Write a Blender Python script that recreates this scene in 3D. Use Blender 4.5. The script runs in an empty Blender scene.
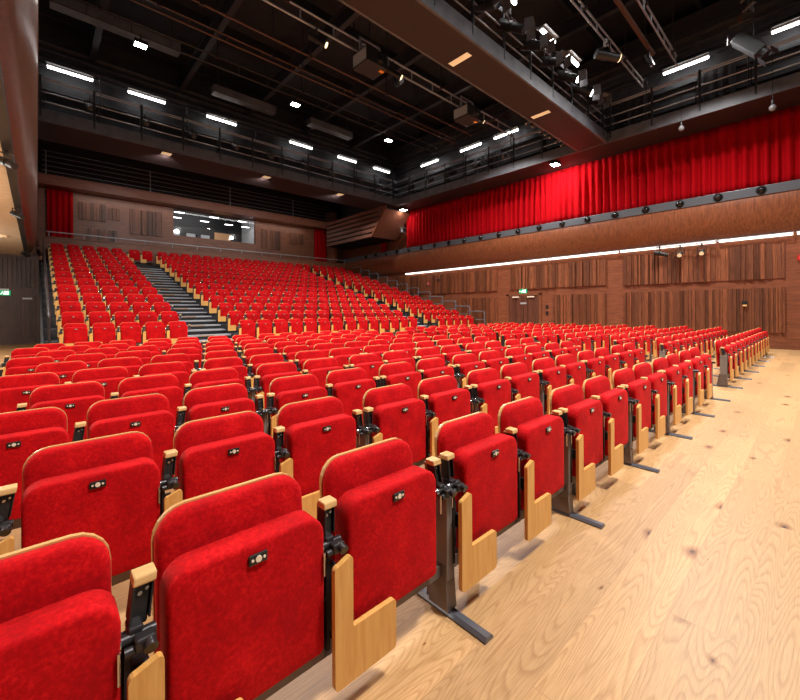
import bpy, bmesh, math, random
from mathutils import Vector, Matrix
random.seed(7)
S = bpy.context.scene
COL = S.collection
PI = math.pi

# ------------------------------------------------------------------ helpers
def lin(r, g, b):
    f = lambda c: (c/255/12.92) if c/255 <= .04045 else ((c/255+.055)/1.055)**2.4
    return (f(r), f(g), f(b), 1)

class MB:
    """collects shapes and links them as one mesh object"""
    def __init__(self): self.v = []; self.f = []; self.m = []; self.s = []
    def add(self, v, f, m=0, smooth=False):
        o = len(self.v); self.v += [tuple(p) for p in v]
        self.f += [tuple(i+o for i in q) for q in f]
        self.m += [m]*len(f); self.s += [smooth]*len(f)
        return self
    def box(self, x0, x1, y0, y1, z0, z1, m=0, bev=0):
        if bev:
            bm = bmesh.new(); bmesh.ops.create_cube(bm, size=1)
            for q in bm.verts:
                q.co = ((x0+x1)/2+q.co.x*(x1-x0), (y0+y1)/2+q.co.y*(y1-y0), (z0+z1)/2+q.co.z*(z1-z0))
            bmesh.ops.bevel(bm, geom=bm.edges[:], offset=bev, segments=2, profile=.5, affect='EDGES')
            bm.verts.index_update()
            self.add([q.co[:] for q in bm.verts], [[q.index for q in fc.verts] for fc in bm.faces], m, False)
            bm.free(); return self
        v = [(x, y, z) for z in (z0, z1) for y in (y0, y1) for x in (x0, x1)]
        return self.add(v, [(0,2,3,1),(4,5,7,6),(0,1,5,4),(2,6,7,3),(0,4,6,2),(1,3,7,5)], m)
    def cyl(self, p0, p1, r, n=10, m=0, r1=None, cap=True):
        p0, p1 = Vector(p0), Vector(p1); d = (p1-p0).normalized(); r1 = r if r1 is None else r1
        a = d.orthogonal().normalized(); b = d.cross(a)
        v = []
        for p, rr in ((p0, r), (p1, r1)):
            for i in range(n):
                t = 2*PI*i/n; v.append(p+(a*math.cos(t)+b*math.sin(t))*rr)
        self.add(v, [(i, (i+1) % n, n+(i+1) % n, n+i) for i in range(n)], m, True)
        if cap: self.add(v, [tuple(range(n-1, -1, -1)), tuple(range(n, 2*n))], m)
        return self
    def tube(self, pts, r, n=8, m=0):
        for a, b in zip(pts, pts[1:]): self.cyl(a, b, r, n, m)
        return self
    def ball(self, c, r, n=10, m=0, sz=1):
        v = []; f = []; k = n//2
        for j in range(k+1):
            ph = PI*j/k
            for i in range(n):
                t = 2*PI*i/n
                v.append((c[0]+r*math.sin(ph)*math.cos(t), c[1]+r*math.sin(ph)*math.sin(t), c[2]+r*sz*math.cos(ph)))
        for j in range(k):
            for i in range(n): f.append((j*n+i, (j+1)*n+i, (j+1)*n+(i+1) % n, j*n+(i+1) % n))
        return self.add(v, f, m, True)
    def prism(self, poly, axis, a0, a1, m=0, smooth=False):
        """extrude a 2-D polygon (other two axes in order) along axis"""
        def P(u, w, a): return {'x': (a, u, w), 'y': (u, a, w), 'z': (u, w, a)}[axis]
        n = len(poly); v = [P(u, w, a0) for u, w in poly]+[P(u, w, a1) for u, w in poly]
        self.add(v, [(i, (i+1) % n, n+(i+1) % n, n+i) for i in range(n)], m, smooth)
        return self.add(v, [tuple(range(n-1, -1, -1)), tuple(range(n, 2*n))], m)
    def ladder(self, x0, x1, y, z0, z1, r=.025, step=.9):
        self.cyl((x0, y, z0), (x1, y, z0), r, 8); self.cyl((x0, y, z1), (x1, y, z1), r, 8)
        x = x0+.05
        while x < x1: self.cyl((x, y, z0), (x, y, z1), r*.8, 6); x += step
        return self
    def build(self, name, mats, parent=None, loc=None):
        me = bpy.data.meshes.new(name); me.from_pydata(self.v, [], self.f)
        if not isinstance(mats, (list, tuple)): mats = [mats]
        for q in mats: me.materials.append(q)
        me.polygons.foreach_set('material_index', self.m)
        me.polygons.foreach_set('use_smooth', self.s)
        me.update()
        bm = bmesh.new(); bm.from_mesh(me)
        bmesh.ops.recalc_face_normals(bm, faces=bm.faces[:]); bm.to_mesh(me); bm.free()
        o = bpy.data.objects.new(name, me); COL.objects.link(o)
        if parent: o.parent = parent
        if loc: o.location = loc
        return o

def rrect(x0, x1, z0, z1, rt, rb, n=5):
    """rounded rectangle outline, counter clockwise from bottom left"""
    pts = []
    for cx, cz, r, a0 in ((x1-rb, z0+rb, rb, -90), (x1-rt, z1-rt, rt, 0), (x0+rt, z1-rt, rt, 90), (x0+rb, z0+rb, rb, 180)):
        for i in range(n+1):
            t = math.radians(a0+90*i/n); pts.append((cx+r*math.cos(t), cz+r*math.sin(t)))
    return pts

def cushion(mb, w, z0, z1, rt, rb, yf, yb, bev=.02, bulge=.012, n=5, m=0, lean=0., rings=4):
    """upholstered pad: rounded outline, soft front edge, slightly domed face towards -y"""
    cz = (z0+z1)/2
    def ring(inset, y):
        k = max(inset, 0)
        return [(x, y+lean*(z-z0), z) for x, z in rrect(-w/2+k, w/2-k, z0+k, z1-k, max(rt-k, .004), max(rb-k, .004), n)]
    R = [ring(bev*.5, yb), ring(0, yb-bev*.4), ring(0, yf+bev)]
    for i in range(1, rings+1):
        t = i/rings*PI/2
        R.append(ring(bev*(1-math.cos(t)), yf+bev*(1-math.sin(t))))
    for q, d in ((.035, .45), (.08, .8), (.14, 1.)):
        R.append(ring(bev+q*.8, yf-bulge*d))
    N = len(R[0]); v = [p for r in R for p in r]; f = []
    for j in range(len(R)-1):
        for i in range(N): f.append((j*N+i, j*N+(i+1) % N, (j+1)*N+(i+1) % N, (j+1)*N+i))
    mb.add(v, f, m, True)
    mb.add(R[-1], [tuple(range(N))], m, True); mb.add(R[0], [tuple(range(N-1, -1, -1))], m)
    return mb

def empty(name, loc, label, cat, group=None):
    o = bpy.data.objects.new(name, None); COL.objects.link(o); o.location = loc
    o.empty_display_size = .1
    return tag(o, label, cat, group)
def tag(o, label, cat, group=None):
    o['label'] = label; o['category'] = cat
    if group: o['group'] = group
    return o
def struct(o): o['kind'] = 'structure'; return o
def plabel(o, s): o['label'] = s; return o
ORD = ['first','second','third','fourth','fifth','sixth','seventh','eighth','ninth','tenth','eleventh','twelfth','thirteenth','fourteenth','fifteenth','sixteenth','seventeenth','eighteenth','nineteenth','twentieth']

# ------------------------------------------------------------------ materials
def mat(name, col=(.5,.5,.5,1), rough=.5, metal=0, emit=None, estr=0, spec=None):
    m = bpy.data.materials.new(name); m.use_nodes = True
    b = m.node_tree.nodes['Principled BSDF']
    b.inputs['Base Color'].default_value = col; b.inputs['Roughness'].default_value = rough
    b.inputs['Metallic'].default_value = metal
    if spec is not None: b.inputs['Specular IOR Level'].default_value = spec
    if emit: b.inputs['Emission Color'].default_value = emit; b.inputs['Emission Strength'].default_value = estr
    return m
def nd(m, t, **kw):
    n = m.node_tree.nodes.new(t)
    for k, v in kw.items():
        if k in n.inputs: n.inputs[k].default_value = v
        else: setattr(n, k, v)
    return n
def lk(m, a, ao, b, bi): m.node_tree.links.new(a.outputs[ao], b.inputs[bi])
def ramp(m, stops):
    r = nd(m, 'ShaderNodeValToRGB'); e = r.color_ramp.elements
    while len(e) < len(stops): e.new(.5)
    for q, (p, c) in zip(e, stops): q.position = p; q.color = c
    return r
def bsdf(m): return m.node_tree.nodes['Principled BSDF']

def speckle(m, c0, c1, scale=40, detail=4, lo=.35, hi=.65, stretch=(1,1,1), bump=0):
    tc = nd(m, 'ShaderNodeTexCoord'); mp = nd(m, 'ShaderNodeMapping'); mp.inputs['Scale'].default_value = stretch
    no = nd(m, 'ShaderNodeTexNoise', Scale=scale, Detail=detail, Roughness=.6)
    lk(m, tc, 'Object', mp, 'Vector'); lk(m, mp, 'Vector', no, 'Vector')
    r = ramp(m, [(lo, c0), (hi, c1)]); lk(m, no, 'Fac', r, 'Fac'); lk(m, r, 'Color', bsdf(m), 'Base Color')
    if bump:
        bp = nd(m, 'ShaderNodeBump', Strength=bump, Distance=.01); lk(m, no, 'Fac', bp, 'Height'); lk(m, bp, 'Normal', bsdf(m), 'Normal')
    return m

def wood(name, c0, c1, axis, scale=3., rough=.42, island=.0, dark=.5, stretch=14):
    """veneer with the grain running along axis; island mixes a tone per separate board"""
    m = mat(name, rough=rough)
    tc = nd(m, 'ShaderNodeTexCoord'); mp = nd(m, 'ShaderNodeMapping')
    s = [stretch, stretch, stretch]; s['xyz'.index(axis)] = 1.; mp.inputs['Scale'].default_value = s
    geo = nd(m, 'ShaderNodeNewGeometry'); add = nd(m, 'ShaderNodeVectorMath', operation='ADD')
    mul = nd(m, 'ShaderNodeMath', operation='MULTIPLY'); mul.inputs[1].default_value = 37.
    lk(m, geo, 'Random Per Island', mul, 0); lk(m, tc, 'Object', add, 0); lk(m, mul, 'Value', add, 1)
    lk(m, add, 'Vector', mp, 'Vector')
    no = nd(m, 'ShaderNodeTexNoise', Scale=scale, Detail=6, Roughness=.62, Distortion=.6); lk(m, mp, 'Vector', no, 'Vector')
    r = ramp(m, [(.3, c0), (.7, c1)]); lk(m, no, 'Fac', r, 'Fac')
    out = r
    if island:
        hs = nd(m, 'ShaderNodeHueSaturation'); mr = nd(m, 'ShaderNodeMapRange')
        mr.inputs['To Min'].default_value = 1-island*dark; mr.inputs['To Max'].default_value = 1+island
        lk(m, geo, 'Random Per Island', mr, 'Value'); lk(m, mr, 'Result', hs, 'Value'); lk(m, r, 'Color', hs, 'Color'); out = hs
    lk(m, out, 'Color', bsdf(m), 'Base Color')
    return m

RED = mat('red_velvet', rough=.85, spec=.15)
def velvet(m):
    tc = nd(m, 'ShaderNodeTexCoord'); oi = nd(m, 'ShaderNodeObjectInfo'); ad = nd(m, 'ShaderNodeVectorMath', operation='ADD')
    sc = nd(m, 'ShaderNodeMath', operation='MULTIPLY'); sc.inputs[1].default_value = 41.
    lk(m, oi, 'Random', sc, 0); lk(m, tc, 'Object', ad, 0); lk(m, sc, 'Value', ad, 1)
    n1 = nd(m, 'ShaderNodeTexNoise', Scale=9, Detail=3, Roughness=.6); n2 = nd(m, 'ShaderNodeTexNoise', Scale=95, Detail=4, Roughness=.75)
    lk(m, ad, 'Vector', n1, 'Vector'); lk(m, ad, 'Vector', n2, 'Vector')
    mx = nd(m, 'ShaderNodeMath', operation='MULTIPLY_ADD'); mx.inputs[1].default_value = .38; lk(m, n1, 'Fac', mx, 0)
    h = nd(m, 'ShaderNodeMath', operation='MULTIPLY'); h.inputs[1].default_value = .62; lk(m, n2, 'Fac', h, 0); lk(m, h, 'Value', mx, 2)
    r = ramp(m, [(.4, lin(158,0,7)), (.52, lin(184,2,10)), (.66, lin(216,20,22))]); lk(m, mx, 'Value', r, 'Fac'); lk(m, r, 'Color', bsdf(m), 'Base Color')
velvet(RED)
bsdf(RED).inputs['Sheen Weight'].default_value = .12; bsdf(RED).inputs['Sheen Roughness'].default_value = .45
bsdf(RED).inputs['Sheen Tint'].default_value = (1, .12, .1, 1)
OAK = wood('pale_oak', lin(206,146,72), lin(226,172,98), 'z', 4, .4)
OAKX = wood('pale_oak_edge', lin(196,150,92), lin(222,180,120), 'x', 4, .38)
ARMWOOD = wood('brown_arm_wood', lin(120,74,40), lin(160,104,60), 'z', 4, .45)
BLACK = mat('black_bracket', lin(26,24,24), .4)
DARKM = mat('dark_steel', lin(62,58,58), .38, .6)
RAILM = mat('brown_grey_steel', lin(104,90,86), .45, .1)
FOOTM = mat('dark_foot_steel', lin(96,98,104), .35, .4)
STEEL = mat('foot_steel', lin(128,120,116), .5, .05)
CHROME = mat('chrome_lever', lin(190,190,192), .2, 1)
LENSC = mat('cream_lens', lin(250,226,180), .3, emit=lin(250,226,180), estr=.1)
BRASS = mat('brass_number_disc', lin(240,226,204), .35, .1)

FLOOR = mat('oak_planks', rough=.36)
def make_floor(m):
    tc = nd(m, 'ShaderNodeTexCoord')
    br = nd(m, 'ShaderNodeTexBrick', offset=.37, offset_frequency=2); br.inputs['Scale'].default_value = 1
    br.inputs['Color1'].default_value = (0,0,0,1); br.inputs['Color2'].default_value = (1,1,1,1); br.inputs['Mortar'].default_value = (.5,.5,.5,1)
    br.inputs['Mortar Size'].default_value = .0016; br.inputs['Mortar Smooth'].default_value = .2
    br.inputs['Brick Width'].default_value = 1.9; br.inputs['Row Height'].default_value = .22; br.inputs['Bias'].default_value = 0
    lk(m, tc, 'Object', br, 'Vector')
    # grain shifted per plank
    add = nd(m, 'ShaderNodeVectorMath', operation='ADD'); sc = nd(m, 'ShaderNodeVectorMath', operation='SCALE'); sc.inputs['Scale'].default_value = 23.
    lk(m, br, 'Color', sc, 0); lk(m, tc, 'Object', add, 0); lk(m, sc, 'Vector', add, 1)
    mp = nd(m, 'ShaderNodeMapping'); mp.inputs['Scale'].default_value = (.6, 5.5, 1); lk(m, add, 'Vector', mp, 'Vector')
    n1 = nd(m, 'ShaderNodeTexNoise', Scale=1.15, Detail=1.3, Roughness=.45, Distortion=.12); lk(m, mp, 'Vector', n1, 'Vector')
    # cathedral rings
    k = nd(m, 'ShaderNodeMath', operation='MULTIPLY'); k.inputs[1].default_value = 34; lk(m, n1, 'Fac', k, 0)
    fr = nd(m, 'ShaderNodeMath', operation='FRACT'); lk(m, k, 'Value', fr, 0)
    rr = ramp(m, [(0, (1,1,1,1)), (.5, (.95,.93,.9,1)), (.84, (.62,.5,.38,1)), (1, (1,1,1,1))]); lk(m, fr, 'Value', rr, 'Fac')
    n2 = nd(m, 'ShaderNodeTexNoise', Scale=5, Detail=8, Roughness=.7)
    mp2 = nd(m, 'ShaderNodeMapping'); mp2.inputs['Scale'].default_value = (2, 40, 1); lk(m, add, 'Vector', mp2, 'Vector'); lk(m, mp2, 'Vector', n2, 'Vector')
    base = ramp(m, [(.2, lin(164,122,76)), (.8, lin(212,170,118))]); lk(m, n2, 'Fac', base, 'Fac')
    hs = nd(m, 'ShaderNodeHueSaturation'); mr = nd(m, 'ShaderNodeMapRange'); mr.inputs['To Min'].default_value = .84; mr.inputs['To Max'].default_value = 1.1
    lk(m, br, 'Color', mr, 'Value'); lk(m, mr, 'Result', hs, 'Value'); lk(m, base, 'Color', hs, 'Color')
    mx = nd(m, 'ShaderNodeMix', data_type='RGBA', blend_type='MULTIPLY'); mx.inputs[0].default_value = .54
    lk(m, hs, 'Color', mx, 6); lk(m, rr, 'Color', mx, 7)
    # knots
    mp3 = nd(m, 'ShaderNodeMapping'); mp3.inputs['Scale'].default_value = (1.5, 3.0, 1); lk(m, add, 'Vector', mp3, 'Vector')
    nz = nd(m, 'ShaderNodeTexNoise', Scale=9, Detail=3); lk(m, tc, 'Object', nz, 'Vector')
    av = nd(m, 'ShaderNodeVectorMath', operation='MULTIPLY_ADD'); av.inputs[1].default_value = (.12,.12,0); lk(m, nz, 'Color', av, 0); lk(m, mp3, 'Vector', av, 2)
    vo = nd(m, 'ShaderNodeTexVoronoi', Scale=1.0, voronoi_dimensions='2D'); lk(m, av, 'Vector', vo, 'Vector')
    sep = nd(m, 'ShaderNodeSeparateColor'); lk(m, vo, 'Color', sep, 'Color')
    sz = nd(m, 'ShaderNodeMapRange'); sz.inputs['From Min'].default_value = .45; sz.inputs['To Min'].default_value = 0.004; sz.inputs['To Max'].default_value = .16
    lk(m, sep, 'Red', sz, 'Value')
    dv = nd(m, 'ShaderNodeMath', operation='DIVIDE'); lk(m, vo, 'Distance', dv, 0); lk(m, sz, 'Result', dv, 1)
    kr = ramp(m, [(.1, lin(92,66,46)), (.28, lin(190,158,124)), (1, (1,1,1,1))]); lk(m, dv, 'Value', kr, 'Fac')
    m2 = nd(m, 'ShaderNodeMix', data_type='RGBA', blend_type='MULTIPLY'); m2.inputs[0].default_value = 1
    lk(m, mx, 2, m2, 6); lk(m, kr, 'Color', m2, 7)
    m3 = nd(m, 'ShaderNodeMix', data_type='RGBA'); lk(m, br, 'Fac', m3, 0); lk(m, m2, 2, m3, 6); m3.inputs[7].default_value = lin(166,124,82)
    lk(m, m3, 2, bsdf(m), 'Base Color')
    rg = nd(m, 'ShaderNodeMapRange'); rg.inputs['To Min'].default_value = .34; rg.inputs['To Max'].default_value = .55
    lk(m, n2, 'Fac', rg, 'Value'); lk(m, rg, 'Result', bsdf(m), 'Roughness')
make_floor(FLOOR)

WALNUT_Y = wood('walnut_veneer_wall', lin(106,55,33), lin(148,86,55), 'y', 2.2, .45, stretch=10)
WALNUT_X = wood('walnut_veneer_back', lin(94,54,36), lin(142,88,60), 'x', 2.2, .45, stretch=10)
SLAT = wood('walnut_slats', lin(86,43,25), lin(146,85,51), 'z', 3, .45, island=.34, dark=1.4)
SLATX = wood('walnut_slats_back', lin(76,42,27), lin(128,78,52), 'z', 3, .5, island=.4, dark=1.4)
GALV = wood('walnut_gallery_front', lin(92,48,27), lin(146,84,50), 'z', 2.4, .36, stretch=9)
DKWOOD = wood('dark_stained_wood', lin(56,36,30), lin(84,56,46), 'z', 3, .5, stretch=10)
DKSLAT = wood('dark_slats', lin(48,31,26), lin(80,52,42), 'z', 3, .5, island=.3, dark=1)
DOORSLAT = wood('dark_door_slats', lin(72,38,26), lin(104,60,42), 'z', 3, .45, island=.25, dark=1.2)
FRAMEW = wood('door_frame_wood', lin(104,58,36), lin(136,80,50), 'z', 3, .45)
SOFFIT = mat('cream_soffit', lin(206,176,140), .6)
speckle(SOFFIT, lin(216,194,164), lin(226,206,178), 6)
GREYM = mat('grey_painted_steel', rough=.5); speckle(GREYM, lin(74,73,78), lin(90,89,94), 3, 2)
LEDGE = mat('grey_ledge_steel', lin(92,93,97), .35, .3)
UNDER = mat('brown_black_deck', lin(42,25,23), .6)
BLK = mat('black_paint', lin(16,14,16), .6)
BLK2 = mat('black_satin', lin(30,28,31), .45)
BEAM = mat('ceiling_beam_grey', lin(44,42,46), .5)
CEIL = mat('black_ceiling', rough=.7); speckle(CEIL, lin(17,16,20), lin(30,28,33), 3, 3)
UPPER = mat('charcoal_panel', rough=.6); speckle(UPPER, lin(30,30,33), lin(46,46,50), 3, 3)
PIPE = mat('steel_pipe', lin(166,168,178), .32, .6)
PIPEW = mat('copper_toned_pipe', lin(96,68,56), .4, .5)
TREAD = mat('grey_step_tread', lin(160,160,164), .35, .1)
RISER = mat('black_riser', lin(17,16,18), .5)
NOSE = mat('step_nosing', lin(196,196,200), .35, .2)
CARPET = mat('dark_tier_deck', rough=.85); speckle(CARPET, lin(34,32,34), lin(52,50,52), 60)
UPPER2 = mat('grey_upper_panel', rough=.5); speckle(UPPER2, lin(62,62,66), lin(84,84,88), 2, 3)
CURT = mat('red_curtain_velvet', rough=.9, spec=.1); bsdf(CURT).inputs['Base Color'].default_value = lin(160,0,10)
BCURT = mat('black_curtain_velvet', lin(58,56,58), .9)
TUBE = mat('fluorescent_tube', (1,1,1,1), .4, emit=(1,.98,.95,1), estr=12)
FLOOD = mat('led_flood_face', (1,1,1,1), .4, emit=(1,.98,.95,1), estr=60)
STRIP = mat('linear_strip_glow', (1,1,1,1), .4, emit=(1,.9,.76,1), estr=3)
WARM = mat('warm_lamp_glow', (1,.8,.5,1), .4, emit=(1,.72,.4,1), estr=2.5)
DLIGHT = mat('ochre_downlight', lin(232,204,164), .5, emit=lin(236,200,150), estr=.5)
PANEL = mat('ceiling_light_panel', (1,1,1,1), .4, emit=(1,1,1,1), estr=5)
WHITE = mat('white_wall', lin(206,208,212), .6)
OFFW = mat('pale_metal', lin(176,178,182), .4, .2)
GREEN = mat('exit_sign_green', lin(0,150,96), .5, emit=lin(0,160,100), estr=.8)
SIGNW = mat('exit_sign_white', lin(240,250,245), .5, emit=(1,1,1,1), estr=.9)
REDPL = mat('red_plastic', lin(206,24,28), .35)
ORANGE = mat('orange_label', lin(236,150,30), .5)
GLASS = mat('clear_glass', (1,1,1,1), 0.02)
def glass(m):
    nt = m.node_tree; t = nd(m, 'ShaderNodeBsdfTransparent'); g = nd(m, 'ShaderNodeBsdfGlossy'); g.inputs['Roughness'].default_value = .03
    x = nd(m, 'ShaderNodeMixShader'); x.inputs[0].default_value = .07
    lk(m, t, 0, x, 1); lk(m, g, 0, x, 2); lk(m, x, 0, nt.nodes['Material Output'], 'Surface')
glass(GLASS)

# ------------------------------------------------------------------ the room shell
XW = 16.53
struct(MB().box(-6, XW+.2, -9, 24.6, -.2, 0).build('floor', FLOOR))
struct(MB().box(XW, XW+.2, -9, 24.4, 0, 3.5).build('wall_right', WALNUT_Y))
struct(MB().box(XW-.03, XW, -9, 11.2, 0, .1).box(XW-.03, XW, -9, 8.5, .1, .12).build('baseboard_right', FRAMEW))
# right gallery: curved veneered front, grey ledge, upper wall
def gallery_profile(s):
    pts = []
    for i in range(13):
        t = i/12; a = t*PI*.62
        pts.append((.36-.36*math.sin(a)**.8 if i else .36, 3.5+t*1.16))
    return pts
prof = gallery_profile(1)
poly = [(16.08+x, z) for x, z in prof]
def sweep(pts, y0, y1, n=26):
    mb = MB(); v = []; f = []
    for j in range(n+1):
        y = y0+(y1-y0)*j/n
        v += [(x, y, z) for x, z in pts]
    k = len(pts)
    for j in range(n):
        for i in range(k-1): f.append((j*k+i, j*k+i+1, (j+1)*k+i+1, (j+1)*k+i))
    return mb.add(v, f, 0, True)
g = sweep(poly, -9, 23.2); g.box(16.44, 16.75, -9, 23.2, 3.5, 3.54)
struct(g.build('wall_right_gallery', GALV))
struct(MB().box(16.07, 16.75, -9, 23.3, 4.66, 4.94, 0, .01).build('trim_1', LEDGE))
struct(MB().box(16.75, 16.9, -9, 24.4, 3.5, 7.25).build('wall_right_upper', WALNUT_Y))
# left gallery
polyl = [(.02-x*.8, z+.04 if z < 3.6 else z) for x, z in prof]
g = sweep(polyl, -6, 21.58)
g.add([(.02-x*.8, 21.58, z) for x, z in prof]+[(-.8, 21.58, 4.66), (-.8, 21.58, 3.5)], [tuple(range(len(prof)+2))], 0)
struct(g.build('wall_left_gallery', wood('walnut_gallery_front_left', lin(60,38,27), lin(116,78,57), 'z', 2.6, .3, stretch=16)))
struct(MB().box(-.8, .03, -6, 21.58, 4.66, 4.94).build('trim_2', LEDGE))
struct(MB().box(-6, -.26, -6, 21.6, 3.54, 3.62).build('ceiling_left_soffit', SOFFIT))
struct(MB().box(-.34, -.235, -6, 21.58, 3.46, 3.56).build('trim_3', BLK2))
struct(MB().box(-6.2, -6, -9, 21.6, 0, 7.2).build('wall_left', DKWOOD))
struct(MB().box(-6, .06, 21.6, 21.75, 0, 3.6).build('wall_back_left', DKWOOD))
struct(MB().box(-6, .16, 21.75, 24.4, 3.4, 3.56).box(-.5, .02, 23.3, 24.4, 3.56, 8.6).build('wall_back_corner', WALNUT_X))
# back wall of the auditorium with the control-room window
WX0, WX1, WZ0, WZ1 = 5.55, 10.15, 5.5, 6.98
YB = 24.4
struct(MB().box(-.6, WX0, YB, YB+.2, 3.5, 7.05).box(WX1, 17, YB, YB+.2, 3.5, 7.05).box(WX0, WX1, YB, YB+.2, 3.5, WZ0).box(WX0, WX1, YB, YB+.2, WZ1, 7.05).build('wall_back', WALNUT_X))
struct(MB().box(-6, 17, YB, YB+.2, 7.05, 11.4).build('wall_back_upper', BLK))
struct(MB().box(.1, 16.5, 23.1, 23.2, 3.4, 4.56).box(.1, 16.5, 23.06, 23.24, 4.56, 4.6).build('wall_parapet', WALNUT_X))
struct(MB().box(.1, 16.5, 23.2, 24.4, 3.4, 3.55).build('floor_corridor', CARPET))
struct(MB().box(.0, 15.4, 23.5, 23.62, 6.98, 7.44, 0, .012).box(0, 15.4, 23.62, YB, 7.0, 7.1).build('trim_4', wood('walnut_band', lin(112,66,50), lin(150,98,78), 'x', 2.2, .3)))
struct(MB().box(15.3, 15.6, 23.4, 24.4, 3.55, 8.2).build('trim_5', WALNUT_X))
struct(MB().box(-6, 17, -9, 24.6, 11.3, 11.5).build('ceiling', CEIL))
# control room behind the glass
struct(MB().box(4.6, 12.0, 28.6, 28.8, 4.4, 8.2).box(4.4, 4.6, YB+.2, 28.8, 4.4, 8.2).build('wall_control_room', BLK2))
struct(MB().box(4.4, 12.2, YB+.2, 28.8, 8.2, 8.3).build('ceiling_control_room', BLK2))
struct(MB().box(4.4, 12.2, YB+.2, 28.8, 4.3, 4.4).build('floor_control_room', CARPET))
struct(MB().box(10.9, 11.1, YB+.2, 28.6, 4.4, 8.2).build('wall_control_room_right', WHITE))
w = struct(MB().box(WX0-.06, WX1+.06, YB-.02, YB+.1, WZ0-.1, WZ0).box(WX0-.06, WX1+.06, YB-.02, YB+.1, WZ1, WZ1+.06).box(WX0-.06, WX0, YB-.02, YB+.1, WZ0, WZ1).box(WX1, WX1+.06, YB-.02, YB+.1, WZ0, WZ1).build('window_1', WALNUT_X))
plabel(MB().box(WX0, WX1, YB+.03, YB+.05, WZ0, WZ1).build('pane', GLASS, w), 'clear glass pane')
# upper walls around the catwalks
struct(MB().box(16.7, 16.9, -9, 24.4, 7.25, 11.3).build('wall_right_top', UPPER2))
struct(MB().box(-6, 16.7, 18.3, 18.4, 7.35, 11.3).build('wall_back_top', UPPER))

# ------------------------------------------------------------------ slatted acoustic panels
def slats_right(name, y0, y1, z0, z1, label, m=SLAT, base=XW, nx=None):
    mb = MB(); y = y0
    while y < y1-.02:
        w_ = min(random.choice((.035, .05, .07, .1, .13)), y1-y); d = random.choice((.03, .05, .07, .09))
        mb.box(base-d, base-.001, y+.003, y+w_-.003, z0, z1); y += w_
    return tag(mb.build(name, m), label, 'wall panel', 'slatted wood panels on the right wall')
slats_right('slatted_cladding', .8, 5.2, 2.15, 3.24, 'upper slatted walnut wall panel nearest the stage, under the gallery light strip')
slats_right('slatted_cladding', 5.85, 10.1, 2.2, 3.22, 'upper slatted walnut wall panel above the double door')
slats_right('slatted_cladding', 10.82, 15.1, 2.17, 3.22, 'upper slatted walnut wall panel beside the raked seating, farthest from the stage')
slats_right('slatted_cladding', .8, 5.2, .5, 1.87, 'lower slatted walnut wall panel with the black wall lamp')
slats_right('slatted_cladding', 5.85, 7.95, .5, 1.87, 'lower slatted walnut wall panel right of the light switches')
slats_right('slatted_cladding', 10.82, 13.2, .5, 1.85, 'lower slatted walnut wall panel left of the double door')
slats_right('slatted_cladding', 15.6, 18.5, 2.2, 3.3, 'narrow slatted walnut wall panel beyond the red call point')
def slats_back(x0, x1, z0, z1, label):
    mb = MB(); x = x0
    while x < x1-.02:
        w_ = min(random.choice((.06, .09, .12, .16)), x1-x); d = random.choice((.03, .06, .1))
        mb.box(x+.004, x+w_-.004, YB-d, YB-.001, z0, z1); x += w_
    return tag(mb.build('slatted_cladding', SLATX), label, 'wall panel', 'slatted wood panels on the back wall')
slats_back(1.5, 2.55, 5.75, 6.6, 'small high slatted panel right of the left red curtain')
slats_back(2.65, 3.1, 5.9, 6.5, 'narrow high slatted panel between two panels left of control window')
slats_back(3.55, 5.0, 5.3, 6.6, 'large slatted panel immediately left of the control-room window')
slats_back(1.8, 3.0, 4.2, 5.35, 'low slatted door-like panel behind the back handrail')
slats_back(10.55, 11.9, 5.25, 6.5, 'large slatted panel immediately right of the control-room window')
slats_back(12.5, 13.5, 5.75, 6.5, 'small high slatted panel beside the right back curtain')

# doors
def double_door():
    d = struct(MB().box(XW-.05, XW-.001, 8.55, 8.68, 0, 1.98).box(XW-.05, XW-.001, 10.2, 10.33, 0, 1.98).box(XW-.05, XW-.001, 8.55, 10.33, 1.9, 2.0).build('door_1', FRAMEW))
    for a, b in ((8.69, 9.43), (9.45, 10.19)):
        lf = MB(); y = a
        while y < b-.01:
            w_ = min(random.choice((.07, .1, .14)), b-y); lf.box(XW-.03-random.choice((0, .012)), XW-.002, y+.002, y+w_-.002, .02, 1.89); y += w_
        l = lf.build('door_leaf', DOORSLAT, d)
        plabel(MB().box(XW-.09, XW-.045, (a+b)/2-.17, (a+b)/2+.17, 1.8, 1.86, 0, .006).build('door_closer', BRASS, l), 'brass door closer')
    plabel(MB().box(XW-.06, XW-.045, 9.28, 9.58, 1.5, 1.58).build('door_plate', OFFW, d), 'pale metal plate')
double_door()
d2 = struct(MB().box(-.75, -.05, 21.55, 21.6, 0, 1.95).build('door_2', DKWOOD))
mb = MB(); x = -.68
while x < -.14: mb.box(x, x+.1, 21.52, 21.55, .3, 1.7); x += .115
mb.build('door_leaf', DKSLAT, d2)
plabel(MB().box(-.42, -.14, 21.46, 21.54, 1.78, 1.84).build('door_closer', OFFW, d2), 'pale door closer')
mb = MB(); x = -1.6
while x < -.1: mb.box(x, x+.11, 21.555, 21.598, 2.25, 3.4); x += .13
tag(mb.build('slatted_cladding', DKSLAT), 'dark slatted panel above the door under the left gallery', 'wall panel')

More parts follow.
